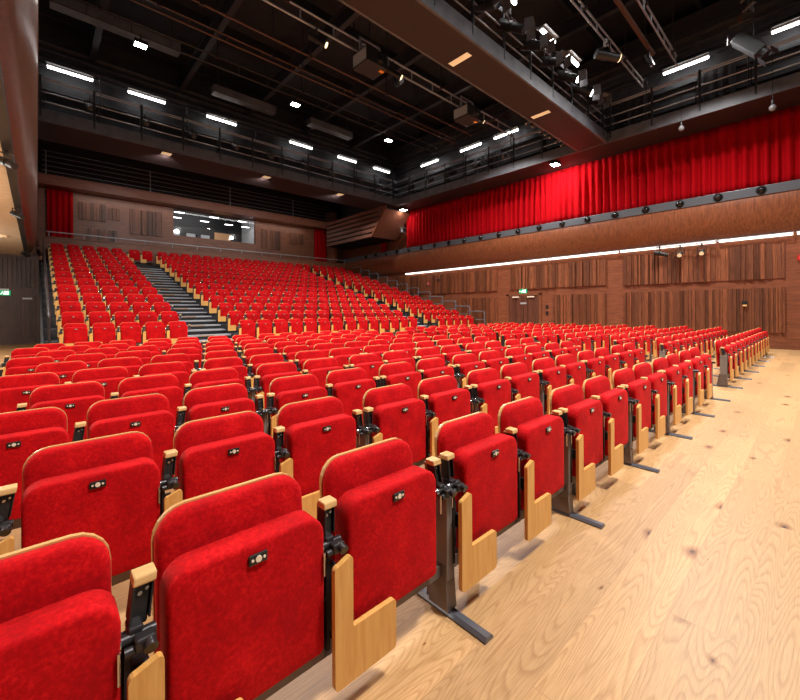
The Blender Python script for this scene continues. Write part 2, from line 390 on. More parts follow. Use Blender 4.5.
def exit_sign(loc, rot, label):
    t = empty('exit_sign', loc, label, 'sign'); t.rotation_euler = (0, 0, rot)
    MB().box(-.2, .2, -.03, 0, 0, .2, 0, .006).build('sign_panel', GREEN, t)
    k = MB().box(-.15, .15, -.02, .03, .2, .26).build('bracket', OFFW, t)
    p = MB()                                         # running figure, doorway and arrow in white
    p.box(.02, .15, -.034, -.03, .03, .17); p.box(-.17, -.11, -.034, -.03, .085, .115)
    p.add([(-.17, -.033, .06), (-.17, -.033, .14), (-.2+.005, -.033, .1)], [(0, 1, 2)])
    p.ball((-.02, -.032, .15), .018, 8); p.box(-.05, .0, -.034, -.03, .08, .13); p.box(-.08, -.045, -.034, -.03, .04, .085); p.box(-.005, .018, -.034, -.03, .03, .085)
    p.build('pictogram', SIGNW, t)
    return t
exit_sign((XW-.02, 9.45, 2.0), -PI/2, 'green emergency exit sign above the double door in right wall')
exit_sign((-.95, 21.54, 1.92), 0, 'green emergency exit sign by the dark door under left gallery')

# small things on the right wall
for y, z, lb in ((8.31, 1.36, 'upper black switch on the wall beside the double door'), (8.31, 1.09, 'lower black switch on the wall beside the double door')):
    t = empty('wall_switch', (XW, y, z), lb, 'switch', 'switches by the door')
    MB().box(-.02, 0, -.06, .06, -.08, .08, 0, .006).build('plate', BLACK, t); MB().box(-.028, -.018, -.02, .02, -.03, .03).build('rocker', BLK2, t)
t = empty('wall_lamp', (XW-.07, 1.71, 1.36), 'black wall lamp with warm glow on the lower slatted panel', 'lamp')
MB().box(-.07, .0, -.07, .07, 0, .12, 0, .01).build('lamp_body', BLACK, t); MB().box(-.05, -.01, -.05, .05, -.045, 0).build('lamp_glow', mat('dim_warm_glow', lin(220,160,80), .4, emit=(1,.6,.25,1), estr=.6), t)
t = empty('alarm_sounder', (XW, .44, 2.72), 'round red alarm sounder high on the wall at right', 'alarm')
MB().cyl((0,0,0), (-.06,0,0), .1, 16).build('sounder_body', REDPL, t); MB().cyl((-.06,0,0), (-.075,0,0), .05, 14).build('sounder_face', OFFW, t)
t = empty('call_point', (XW, 15.45, 2.76), 'small red alarm call point on wall above the stepped handrails', 'alarm')
MB().box(-.05, 0, -.08, .08, -.08, .08, 0, .01).build('case', REDPL, t); MB().box(-.055, -.05, -.05, .05, -.05, .05).build('face', OFFW, t)
t = empty('wall_sensor', (XW-.075, 14.6, 2.94), 'small dark sensor on the far upper slatted panel', 'sensor')
MB().box(-.04, 0, -.05, .05, -.07, .07, 0, .01).build('sensor_body', DARKM, t); MB().ball((-.045, 0, 0), .03, 8).build('sensor_lens', BLACK, t)

# strip lights along the lip of the right gallery
ys = [(-8.5, -5.6), (-5.5, -2.4), (-2.3, .55), (.6, 2.35), (2.4, 5.3), (5.35, 8.2), (8.25, 11.8), (11.85, 14.5), (14.55, 17.2)]
for i, (a, b) in enumerate(ys):
    t = empty('strip_light', (16.4, (a+b)/2, 3.44), 'glowing linear strip light under the right gallery, %s length from the far end' % ORD[len(ys)-1-i], 'light', 'strip lights under right gallery')
    h = (b-a)/2
    MB().box(-.04, .05, -h, h, .03, .06).build('housing', OFFW, t); MB().box(-.05, .05, -h+.02, h-.02, -.035, .03, 0, .01).build('diffuser', STRIP, t)

# round air nozzles in the ledge
for i in range(24):
    y = -2.8+1.02*i; z = 4.81
    t = empty('air_nozzle', (16.07, y, z), 'round black air nozzle in the grey gallery ledge, %s counted from the far corner' % (ORD[23-i] if i > 3 else ['twenty-fourth','twenty-third','twenty-second','twenty-first'][i]), 'air nozzle', 'air nozzles in the gallery ledge')
    mb = MB(); n = 16
    for q in range(n):
        t0, t1 = 2*PI*q/n, 2*PI*(q+1)/n
        mb.cyl((-.005, .115*math.cos(t0), .115*math.sin(t0)), (-.005, .115*math.cos(t1), .115*math.sin(t1)), .016, 6)
    mb.build('rim', BLACK, t); MB().ball((.0, 0, 0), .1, 12).build('ball', mat('black_gloss', lin(20,18,19), .12) if i == 0 else bpy.data.materials['black_gloss'], t)

# ------------------------------------------------------------------ curtains
def curtain(name, p0, p1, z0, z1, label, m=CURT, amp=.085, wl=.26, depth=(1, 0), gather=1.0):
    p0, p1 = Vector(p0), Vector(p1); L = (p1-p0).length; n = int(L/wl*12); d = (p1-p0)/L; nn = Vector((-d.y, d.x))
    ph = [random.uniform(.6, 1.3) for _ in range(n//12+3)]; v = []; f = []; rows = 8
    sh = random.random()*6
    for r in range(rows+1):
        t = r/rows; z = z1+(z0-z1)*t
        for i in range(n+1):
            s = L*i/n; k = ph[int(i/12)]*(.35+.65*min(1, t*2.2))
            w_ = amp*k*math.sin(2*PI*s/wl+.6*math.sin(s*1.7+sh)+.3*math.sin(s*5+sh))+.02*math.sin(s*9+t*3)
            p = p0+d*s+nn*w_; v.append((p.x, p.y, z))
    for r in range(rows):
        for i in range(n): f.append((r*(n+1)+i, r*(n+1)+i+1, (r+1)*(n+1)+i+1, (r+1)*(n+1)+i))
    o = MB().add(v, f, 0, True).build(name, m)
    sm = o.modifiers.new('thickness', 'SOLIDIFY'); sm.thickness = .012
    return tag(o, label, 'curtain')
curtain('curtain', (16.45, -8.5), (16.45, 17.2), 4.945, 7.2, 'long red velvet curtain hanging behind the grey ledge of right gallery')
curtain('curtain', (.36, 24.25), (1.28, 24.25), 3.56, 6.97, 'red velvet curtain at the left end of the back wall', wl=.22, amp=.06)
curtain('curtain', (14.3, 24.25), (15.28, 24.25), 3.56, 6.97, 'red velvet curtain at the right end of the back wall', wl=.22, amp=.06)
curtain('curtain', (16.62, 19.2), (16.62, 19.75), 4.945, 6.6, 'narrow red curtain sliver under the slatted corner box', wl=.18, amp=.04)

# ------------------------------------------------------------------ slatted box in the back right corner
t = empty('slatted_box', (14.5, 18.0, 5.58), 'walnut box with louvred side hung in the back right corner below the catwalk', 'box')
mb = MB().prism([(18.07, 5.6), (18.07, 5.66), (16.85, 7.04), (16.8, 7.02)], 'x', 14.5, 16.45)
mb.build('end_panel', wood('walnut_end_panel', lin(112,70,52), lin(150,98,74), 'z', 3, .4), t); t.children[0].matrix_parent_inverse = Matrix.Translation((-14.5, -18.0, -5.58))
mb = MB()
for k in range(6):
    z = 5.62+k*.28; yf = 18.07-(z-5.6)*.87
    mb.box(14.5, 14.6, yf, 23.0, z, z+.19)
o = mb.build('louvre_blades', wood('walnut_louvre', lin(104,66,52), lin(142,94,76), 'y', 3, .45), t); o.matrix_parent_inverse = Matrix.Translation((-14.5, -18.0, -5.58))
mb = MB().prism([(18.1, 5.6), (23.0, 5.6), (23.0, 7.15), (16.9, 7.15)], 'x', 14.62, 16.4)
o = mb.build('box_core', BLK, t); o.matrix_parent_inverse = Matrix.Translation((-14.5, -18.0, -5.58))
o = MB().prism([(18.05, 5.58), (18.2, 5.58), (16.95, 7.05), (16.78, 7.05)], 'x', 14.45, 14.52).build('corner_trim', FRAMEW, t); o.matrix_parent_inverse = Matrix.Translation((-14.5, -18.0, -5.58))
t = empty('wall_speaker', (16.3, 17.3, 6.1), 'small pale speaker on wall beside the slatted corner box', 'speaker')
MB().box(-.12, .12, -.1, .1, -.15, .15, 0, .02).build('cabinet', OFFW, t); MB().box(-.1, .1, -.11, -.1, -.12, .12).build('grille', DARKM, t); MB().box(.12, .45, -.03, .03, -.03, .03).build('bracket', DARKM, t)

PLATE = mat('tan_step_plate', lin(150,118,92), .5)
GUARD = mat('grey_guard_rail', lin(112,116,122), .4, .3)
# ------------------------------------------------------------------ raked seating platform
TY, TD, TZ, TH, NT = 11.73, .9, .275, .272, 13        # chair-origin y of tier 0, depth, floor height, rise
BL = [(.44, 5), (4.42, 14), (13.17, 5)]               # left edge of block, chairs
RP = .53; CW = .435
A1, A2 = (3.06, 4.36), (11.84, 13.1)                  # the two aisles
pl = empty('raked_seating_platform', (8, TY-.25, 0), 'dark stepped seating platform with two stairs rising to the back wall', 'seating platform')
inv = Matrix.Translation((-8, -(TY-.25), 0))
def part(mb, name, m, parent=pl, iv=inv):
    o = mb.build(name, m, parent); o.matrix_parent_inverse = iv; return o
for k in range(NT):
    yf = TY-.25+TD*k; z = TZ+TH*k; y1 = yf+TD if k < NT-1 else 23.1
    mb = MB().box(.12, 16.05, yf, y1-.001, max(0, z-.6), z-.002)
    part(mb, 'tier', CARPET)
    for (a, b) in (A1, A2):
        if k == NT-1: continue
        part(MB().box(a, b, yf-.02, yf+.30, z-.03, z+.012).box(a, b, yf-.005, yf+.002, z-.136, z-.03, 1), 'stair_tread', [TREAD, RISER])
        if k > 0 or True:
            q = MB().box(a, b, yf-.45, yf-.003, z-.16, z-.136+.012).box(a, b, yf-.47, yf-.45, z-.165, z-.124)
            q.box(a, b, yf-.455, yf-.45, z-TH, z-.165, 1)
            part(q, 'half_step', [TREAD, RISER])
        part(MB().box(a+.4, a+.8, yf-.03, yf-.02, z-.03, z+.005), 'step_plate', PLATE)
# black side and rail on the left flank
pts = [(TY-.3, 0), (23.1, 0), (23.1, TZ+TH*12+.1)]+[(TY-.3, TZ+.1)]
part(MB().prism(pts, 'x', .06, .11), 'side_panel', BLK)
mb = MB()
for k in range(NT):
    y = TY-.2+TD*k; z = TZ+TH*k
    mb.cyl((.2, y, z-.02), (.2, y, z+.85), .018, 8)
mb.cyl((.2, TY-.2, TZ+.85), (.2, TY-.2+TD*12, TZ+TH*12+.85), .022, 8); mb.cyl((.2, TY-.2, TZ+.45), (.2, TY-.2+TD*12, TZ+TH*12+.45), .016, 8)
mb.box(.17, .21, TY-.2, TY-.15, TZ, TZ+.85)
part(mb, 'left_handrail', DARKM)
# one looped guard rail per tier on the right flank
for k in range(NT-1):
    y = TY-.5+TD*k; z = TZ+TH*k; h = .9
    mb = MB().tube([(16.0, y, z-.2), (16.0, y, z+h-.08), (16.0, y+.08, z+h), (16.0, y+TD+.1, z+h)], .027, 8)
    mb.cyl((16.0, y, z+h-.4), (16.0, y+TD, z+h-.4), .018, 8)
    part(mb, 'guard_rail', GUARD)
# long handrail above the parapet
t = empty('handrail', (8, 23.1, 4.6), 'long thin metal handrail along the top of the back parapet', 'handrail')
mb = MB()
o = MB().cyl((-7.7, 0, .2), (8.2, 0, .2), .024, 8).build('rail', OFFW, t)
mb = MB()
for i in range(14): mb.cyl((-7.6+i*1.2, 0, 0), (-7.6+i*1.2, 0, .2), .014, 6)
mb.build('rail_posts', PIPE, t)
t = empty('black_wall_fitting', (9.9, 23.06, 4.2), 'tiny black fitting on the back parapet below the control window', 'fitting')
MB().box(-.08, .08, -.05, .04, -.12, .12, 0, .01).build('fitting_body', BLACK, t); MB().cyl((0,-.06,0), (0,-.04,0), .04, 10).build('fitting_face', BLK2, t)
# railing of the upper back gallery
t = empty('gallery_railing', (7.5, 23.56, 7.44), 'black horizontal-bar railing above the wooden band of upper back gallery', 'railing')
mb = MB()
for i in range(5): mb.cyl((-7.3, 0, .16+.22*i), (7.8, 0, .16+.22*i), .013, 6)
mb.build('bars', PIPE, t)
for i in range(16): MB().box(-7.2+i, -7.16+i, -.02, .02, 0, 1.06).build('baluster_post', BLK2 if i % 4 else PIPE, t)

# control-room contents
for i, (x, y) in enumerate([(6.1, 25.4), (8.0, 25.4), (9.7, 25.4), (6.3, 26.9), (7.9, 26.9), (9.4, 26.9), (10.5, 26.9)]):
    t = empty('light_panel', (x, y, 7.02), 'bright ceiling light panel in control room, %s of %s row seen through window' % (ORD[i if i < 3 else i-3], 'front' if i < 3 else 'back'), 'light', 'control room ceiling lights')
    MB().box(-.26, .26, -.13, .13, 0, .05).build('frame', DARKM, t); MB().box(-.24, .24, -.11, .11, -.015, 0).build('diffuser', PANEL, t)
    MB().cyl((-.2, 0, .06), (-.2, 0, .5), .008, 6).cyl((.2, 0, .06), (.2, 0, .5), .008, 6).build('hanger', DARKM, t)
t = empty('control_desk', (7.1, 25.4, 4.4), 'long pale control desk with monitors behind the control-room glass', 'desk')
MB().box(-1.4, 1.2, 0, .8, 1.0, 1.08).build('desk_top', OFFW, t); MB().box(-1.3, -1.2, .1, .7, 0, 1.0).box(1.0, 1.1, .1, .7, 0, 1.0).build('desk_legs', DARKM, t)
for i, x in enumerate((5.95, 6.8, 7.6)):
    t = empty('monitor', (x, 25.75, 5.48), 'grey monitor on control desk, %s from left' % ORD[i], 'monitor', 'monitors on control desk')
    MB().box(-.25, .25, 0, .04, .12, .45, 0, .01).build('screen', OFFW, t); MB().box(-.04, .04, .01, .05, 0, .12).build('stand', DARKM, t)
t = empty('timber_door', (9.55, 28.5, 4.4), 'warm lit timber door at the back of the control room', 'door')
MB().box(-.55, .55, 0, .06, 0, 2.3).build('leaf', mat('warm_timber', lin(214,160,110), .5), t); MB().ball((.42, -.03, 1.1), .04, 8).build('handle', CHROME, t)
t = empty('equipment_rack', (8.3, 28.2, 4.4), 'dark equipment rack at the back of the control room', 'rack')
MB().box(-.5, .5, 0, .35, 0, 2.0).build('cabinet', BLK2, t); MB().box(-.45, .45, -.02, 0, .3, .5).box(-.45, .45, -.02, 0, .8, 1.0).box(-.45, .45, -.02, 0, 1.4, 1.7).build('modules', DARKM, t)

# ------------------------------------------------------------------ catwalks
CZ = 7.2
def catwalk(label, kind, a0, a1, b0, b1, inner, outer_rail=False, fins=True):
    """kind 'x': runs along x between a0..a1 over y b0..b1; kind 'y': runs along y"""
    t = empty('catwalk', (0, 0, 0), label, 'catwalk')
    P = (lambda a, b, z: (a, b, z)) if kind == 'x' else (lambda a, b, z: (b, a, z))
    def bx(mb, a, b, c, d, z0, z1):
        return mb.box(a, b, c, d, z0, z1) if kind == 'x' else mb.box(c, d, a, b, z0, z1)
    bx(MB(), a0, a1, b0+.02, b1-.02, CZ, CZ+.08).build('deck', UNDER, t)
    for s in inner:
        e = b0 if s < 0 else b1
        bx(MB(), a0, a1, min(e, e-s*.06), max(e, e-s*.06), CZ-.01, CZ+.36).build('fascia', GREYM, t)
        mb = MB()
        for h in (.62, .92, 1.3, 1.36): mb.cyl(P(a0, e-s*.05, CZ+h), P(a1, e-s*.05, CZ+h), .02, 6)
        mb.build('rails', PIPE, t)
        n = int((a1-a0)/1.3); 
        for i in range(n+1):
            a = a0+.3+i*(a1-a0-.6)/max(1, n); q = MB()
            q.cyl(P(a, e-s*.02, CZ+.12), P(a, e-s*.02, CZ+1.4), .035, 8)
            q.cyl(P(a+.1, e-s*.05, CZ+.3), P(a+.1, e-s*.05, CZ+1.0), .02, 6)
            if fins and i % 2: q.cyl(P(a+.16, e-s*.05, CZ+.3), P(a+.16, e-s*.05, CZ+1.9), .02, 6)
            if fins and i % 2 == 0: bx(q, a-.02, a+.02, min(e-s*.05, e-s*.35), max(e-s*.05, e-s*.35), CZ+.5, CZ+1.0)
            q.build('rail_post', BLK2, t)
    return t
catwalk('grey-edged lighting catwalk running along the back of the auditorium below the tubes', 'x', -.2, 15.0, 16.4, 18.3, (-1,))
catwalk('grey-edged lighting catwalk running along the right side above the red curtain', 'y', -8, 18.3, 15.0, 16.62, (-1,))
catwalk('wide bridge catwalk with brown underside crossing the ceiling over the seats', 'x', -2, 14.94, 5.24, 6.3, (-1, 1), fins=False)
# flat lights in the undersides
for x, y, lb in ((7.4, 5.85, 'ochre recessed light under the bridge catwalk, nearer the projectors'), (11.31, 5.85, 'ochre recessed light under the bridge catwalk, nearer the curtain')):
    t = empty('recessed_light', (x, y, CZ), lb, 'light'); MB().box(-.09, .09, -.28, .28, -.012, 0).build('light_face', DLIGHT, t); MB().box(-.1, .1, -.29, .29, -.008, 0).build('bezel', GREYM, t)
for x, lb in ((3.6, 'small ochre light under the back catwalk, leftmost of three'), (7.5, 'small ochre light under the back catwalk, middle of three'), (11.4, 'small ochre light under the back catwalk, rightmost of three')):
    t = empty('recessed_light', (x, 16.78, CZ), lb, 'light'); MB().box(-.16, .16, -.14, .14, -.012, 0).build('light_face', DLIGHT, t); MB().box(-.17, .17, -.15, .15, -.008, 0).build('bezel', GREYM, t)

# fluorescent battens
def batten(p, L, axis, label):
    t = empty('fluorescent_batten', p, label, 'light', 'fluorescent battens over the catwalks')
    h = L/2
    if axis == 'x':
        MB().box(-h, h, -.05, .06, 0, .07).box(-h, h, -.13, .14, .06, .075).build('housing', OFFW, t); MB().cyl((-h+.02, 0, -.035), (h-.02, 0, -.035), .04, 10).build('tube', TUBE, t)
        MB().cyl((-h+.1, .0, .07), (-h+.1, .4, .3), .012, 6).cyl((h-.1, .0, .07), (h-.1, .4, .3), .012, 6).build('hanger', PIPE, t)
    else:
        MB().box(-.06, .05, -h, h, 0, .07).box(-.14, .13, -h, h, .06, .075).build('housing', OFFW, t); MB().cyl((0, -h+.02, -.035), (0, h-.02, -.035), .04, 10).build('tube', TUBE, t)
        MB().cyl((0, -h+.1, .07), (.35, -h+.1, .3), .012, 6).cyl((0, h-.1, .07), (.35, h-.1, .3), .012, 6).build('hanger', PIPE, t)
for i, x in enumerate((.9, 3.17, 5.95, 9.77, 12.58, 15.05)):
    batten((x, 17.8, 9.6), 1.25, 'x', 'lit fluorescent batten above the back catwalk, %s from left' % ORD[i])
for i, y in enumerate((15.0, 12.15, 10.12, 3.17, .4)):
    batten((16.2, y, 9.52), 1.3, 'y', 'lit fluorescent batten above the right catwalk, %s from the far corner' % ORD[i])
for i, (x, z) in enumerate(((8.1, 8.62), (10.1, 8.6), (11.6, 8.6))):
    batten((x, 5.0, z), .75, 'x', 'lit white tube on the near rail of the bridge, %s from the top edge' % ORD[i])
# panels and ribs of the upper walls
t = empty('acoustic_baffle', (0, 0, 0), 'row of grey horizontal sheeting rails on the upper back wall behind tubes', 'wall panel')
for z in (8.2, 8.9, 9.75, 9.95, 10.25, 10.5): MB().box(-1, 16.6, 18.12, 18.3, z, z+.05).build('sheeting_rail', GREYM, t)
t = empty('acoustic_baffle', (0, 0, 0), 'row of grey horizontal sheeting rails on the upper right wall behind tubes', 'wall panel')
for z in (8.3, 9.0, 9.75, 9.95, 10.25, 10.6): MB().box(16.52, 16.7, -8, 18.2, z, z+.05).build('sheeting_rail', GREYM, t)
curtain('black_drape', (16.5, 4.2), (16.5, 7.2), 7.3, 9.2, 'black pleated drape hanging behind the right catwalk near the bridge', BCURT, .05, .25)
curtain('black_drape', (16.5, 1.9), (16.5, 2.9), 7.3, 9.2, 'short black pleated drape behind the right catwalk nearer the camera', BCURT, .05, .25)
curtain('black_drape', (16.5, 10.6), (16.5, 12.2), 7.3, 9.0, 'far black pleated drape behind the right catwalk beyond the bridge', BCURT, .05, .25)
# ceiling beams
for i in range(7):
    x = -1.35+2.87*i
    struct(MB().box(x-.09, x+.09, -9, 18.3, 10.35, 10.4).box(x-.09, x+.09, -9, 18.3, 10.85, 10.9).box(x-.03, x+.03, -9, 18.3, 10.4, 10.85).build('trim_%d' % (10+i), BEAM))
for i in range(9):
    y = -6+2.9*i
    struct(MB().box(-6, 16.7, y-.05, y+.05, 10.95, 11.3).build('trim_%d' % (20+i), BLK2))
# ducts on the ceiling
for i, (x0, x1, y, z, lb) in enumerate(((.3, 3.6, 14.9, 10.0, 'flat grey air duct under the ceiling at far left'), (5.2, 7.8, 16.6, 10.0, 'flat grey air duct under the ceiling left of centre'), (9.4, 11.8, 16.4, 10.0, 'flat grey air duct under the ceiling right of centre'))):
    t = empty('air_duct', ((x0+x1)/2, y, z), lb, 'duct'); h = (x1-x0)/2
    MB().box(-h, h, -.2, .2, 0, .3, 0, .01).build('duct_body', GREYM, t); MB().box(-h+.2, -h+.25, -.02, .02, .3, 1.0).box(h-.25, h-.2, -.02, .02, .3, 1.0).build('hanger', DARKM, t)

# ------------------------------------------------------------------ lighting bars
def bar(name, label, x0, x1, y, z0, z1=None, m=PIPE, drops=(), r=.028, step=.95):
    t = empty(name, (x0, y, z0), label, 'lighting bar')
    mb = MB(); L = x1-x0
    if z1: mb.ladder(0, L, 0, 0, z1-z0, r, step)
    else: mb.cyl((0, 0, 0), (L, 0, 0), r, 8)
    mb.build('bar', m, t)
    for x in drops:
        MB().cyl((x-x0, 0, (z1 or z0)-z0), (x-x0, 0, 11.27-z0), .018, 6).box(x-x0-.05, x-x0+.05, -.05, .05, (z1 or z0)-z0-.04, (z1 or z0)-z0+.05).build('suspension_rod', DARKM, t)
    return t
bar('lighting_truss', 'bright ladder lighting bar carrying the two projectors beside bridge catwalk', -1, 14.4, 8.65, 8.35, 8.65, PIPE, (1.5, 4.4, 6.9, 9.9, 13.0))
bar('lighting_bar', 'single copper-toned pipe bar nearest the projector truss', -1, 13.5, 10.0, 8.55, None, PIPEW, (2.9, 5.8, 8.7, 11.5))
bar('lighting_truss', 'double copper-toned pipe bar behind the single pipe bar', -1, 13.5, 10.9, 8.5, 8.68, PIPEW, (2.2, 5.1, 8.0, 10.9), .022)
bar('lighting_truss', 'dark ladder bar carrying the bright floodlights over the seating', -1, 14.2, 12.6, 8.75, 9.05, DARKM, (1.2, 4.1, 7.0, 10.0, 12.8), .02)
bar('lighting_truss', 'ladder lighting bar right of the bridge carrying the white-clamped spotlight', 5, 14.55, 4.0, 8.5, 8.72, PIPE, (7, 10, 12.9), .025)
bar('lighting_truss', 'short ladder lighting bar nearest the right catwalk at top right', 6, 14.0, 2.95, 8.5, 8.75, PIPE, (8, 11, 13.6), .025, .6)
bar('lighting_bar', 'rough brown beam hung between two ladder bars at top right', 6, 12.9, 3.28, 8.5, None, PIPEW, (8.5, 12.2), .06)

def lantern(loc, rot, tilt, label, s=1., lens=None, barn=False, clampm=DARKM):
    """theatre spotlight: body, lens, yoke, clamp"""
    t = empty('stage_lantern', loc, label, 'stage light', 'stage lanterns in the rig'); t.rotation_euler = (0, 0, rot)
    ct, st = math.cos(tilt), math.sin(tilt)
    def D(u): return Vector((0, -u*ct, -.3*s-u*st))
    MB().cyl(D(-.22*s), D(.05*s), .1*s, 12).cyl(D(.05*s), D(.3*s), .085*s, 12).build('body', BLACK, t)
    MB().cyl(D(.3*s), D(.315*s), .08*s, 14).build('lens', lens or CHROME, t)
    MB().tube([(-.15*s, 0, -.3*s), (-.15*s, 0, -.08*s), (.15*s, 0, -.08*s), (.15*s, 0, -.3*s)], .014*s, 6).build('yoke', DARKM, t)
    MB().box(-.03*s, .03*s, -.03*s, .03*s, -.1*s, .05*s, 0, .008).build('clamp', clampm, t)
    if barn:
        q = MB(); c = D(.33*s)
        for dx, dz in ((-.14, 0), (.14, 0)): q.box(c.x+dx*s-.005, c.x+dx*s+.005, c.y-.16*s, c.y, c.z-.12*s, c.z+.12*s)
        q.box(-.12*s, .12*s, c.y-.16*s, c.y, c.z+.12*s, c.z+.13*s)
        q.build('barn_doors', GREYM, t)
    return t
lantern((5.2, 8.65, 8.35), .9, .5, 'small spotlight clamped on the projector truss at the top edge', .9, WARM)
lantern((7.6, 8.45, 8.4), .9, .5, 'warm-lensed spotlight just right of the nearer projector', .9, WARM)
lantern((8.0, 8.65, 8.35), -.4, .3, 'unlit spotlight right of the warm spotlight by nearer projector', .9)
lantern((11.75, 8.5, 8.4), .9, .4, 'warm-lensed spotlight just right of the farther projector', .8, WARM)
for i in range(7): lantern((12.0+.42*i, 6.45, 7.85), PI+.3*math.sin(i*2), .35, 'chrome-lensed spotlight on the far rail of the bridge, %s from the projectors' % ORD[i], .95)
for i in range(7): lantern((7.4+1.0*i, 5.12, 8.45), random.uniform(-.5, .5), .5, 'barn-doored spotlight on the near rail of the bridge, %s from the top edge' % ORD[i], 1.25, TUBE if i in (4, 5) else None, True)
lantern((11.35, 4.0, 8.5), .9, .15, 'spotlight with white clamp and warm lens on the bar right of bridge', 1.25, WARM, False, WHITE)
lantern((12.55, 3.28, 8.4), .3, 1.2, 'small unlit spotlight at the end of the brown beam', .7)
for i, (y, z) in enumerate(((3.95, 3.44), (3.35, 3.36), (2.75, 3.36))):
    lantern((16.2, y, z), -1.45 if i else .3, .3, 'black spotlight under the right gallery lip, %s of three from left' % ORD[i], .8, LENSC if i else BLACK)
t = empty('lighting_bar', (16.2, 3.3, 3.42), 'short pipe bar holding three spotlights under the right gallery lip', 'lighting bar')
MB().cyl((0, -1.0, 0), (0, .8, 0), .02, 8).build('bar', PIPE, t); MB().box(-.02, .12, -.95, -.9, 0, .06).box(-.02, .12, .7, .75, 0, .06).build('bracket', OFFW, t)
# lanterns along the two wall-side catwalks
for i in range(9): lantern((1.3+1.55*i, 16.35, 8.25), .3*math.sin(i*3), .5, 'black spotlight on the back catwalk rail, %s from left' % ORD[i], .9, BLK2)
for i in range(5): lantern((14.95, 15.2-1.45*i, 8.2), -PI/2+.3*math.sin(i*2), .5, 'black spotlight on the right catwalk rail, %s from the far corner' % ORD[i], .9, BLK2)

def moving_head(loc, label):
    t = empty('followspot', loc, label, 'stage light')
    M = Matrix(((0, -1, 0, 0), (-.64, 0, .77, 0), (-.77, 0, -.64, 0), (0, 0, 0, 1)))
    o = MB().box(-.15, .6, -.14, .14, -.14, .14, 0, .03).build('body', BLK, t); o.matrix_local = M
    o = MB().cyl((.6, 0, 0), (.74, 0, 0), .12, 16).box(.7, .9, -.16, .16, -.16, -.15).box(.7, .9, -.16, .16, .15, .16).build('snout', BLK2, t); o.matrix_local = M
    MB().tube([(-.05, -.24, 0), (-.05, -.24, .45), (-.05, .24, .45), (-.05, .24, 0)], .022, 6).build('yoke', DARKM, t)
    MB().box(-.1, 0, -.05, .05, .45, .6).build('clamp', PIPEW, t)
moving_head((13.2, 1.42, 8.05), 'big black followspot hanging at top right in front of the tube')
t = bar('lighting_truss', 'crowded black lighting bar with clamps at the top right corner', 6, 13.3, 1.2, 8.75, 9.0, BLK2, (8, 11, 13.2), .03, .5)
for i in range(7): lantern((10.2+.42*i, 1.2, 8.75), 2.6, .3, 'small copper-glinting clamp light on crowded top right bar, %s from left' % ORD[i], .5, PIPEW)
for y, z, lb in ((3.05, 7.0, 'small dark lamp hanging on a cord before the curtain, nearer the bridge'), (.95, 6.85, 'small dark lamp hanging on a cord before the curtain, nearer right edge')):
    t = empty('hanging_lamp', (15.0, y, z), lb, 'lamp')
    MB().cyl((0, 0, .15), (0, 0, 1.6), .008, 6).build('cord', BLK2, t); MB().cyl((0, 0, .02), (0, 0, .16), .035, 10).build('socket', DARKM, t); MB().ball((0, 0, -.05), .085, 10, 0, 1.1).build('bulb', mat('grey_bulb', lin(120,116,118), .2) if z > 6.9 else bpy.data.materials['grey_bulb'], t)

def projector(loc, label):
    t = empty('projector', loc, label, 'projector'); t.rotation_euler = (0, 0, .0)
    MB().box(-.36, .36, -.32, .32, 0, .4, 0, .02).build('case', mat('projector_case', lin(30,27,28), .5) if 'projector_case' not in bpy.data.materials else bpy.data.materials['projector_case'], t)
    MB().box(-.366, -.36, -.28, .28, .05, .35).build('vent_panel', OFFW, t)
    MB().cyl((.15, -.32, .22), (.15, -.38, .22), .1, 14).build('lens', CHROME, t)
    MB().box(.2, .34, -.2, -.1, -.006, 0).build('sticker', ORANGE, t)
    MB().box(-.36, -.3, -.02, .02, .42, .75).box(.3, .36, -.02, .02, .42, .75).box(-.36, .36, -.02, .02, .72, .76).build('hanging_frame', PIPE, t)
projector((6.7, 8.38, 7.8), 'larger-looking dark projector hung from the truss at top centre')
projector((10.95, 8.36, 7.78), 'grey-sided projector hung farther along the truss near bridge end')

def flood(p, label, aim=(0, 0, -1), s=.16):
    t = empty('floodlight', p, label, 'light', 'bright floodlights')
    MB().box(-s, s, -s*.75, s*.75, 0, .1, 0, .01).build('flood_body', BLACK, t)
    MB().box(-s*.85, s*.85, -s*.6, s*.6, -.012, 0).build('flood_face', FLOOD, t)
    MB().box(-.02, .02, -.02, .02, .1, .3).build('bracket', DARKM, t)
for p, lb in (((2.1, 12.6, 8.5), 'bright floodlight on the dark bar at upper left'), ((6.7, 12.6, 8.5), 'bright floodlight on the dark bar at upper centre'), ((11.05, 12.6, 8.5), 'bright floodlight on the dark bar nearest the back corner')):
    flood(p, lb)
flood((15.36, 7.35, 7.08), 'bright floodlight under the right catwalk against the red curtain', s=.2)
flood((15.67, 16.6, 7.08), 'bright floodlight at the back right corner under the catwalks', s=.2)
flood((14.7, 17.6, 7.08), 'small bright floodlight beside the slatted corner box', s=.12)

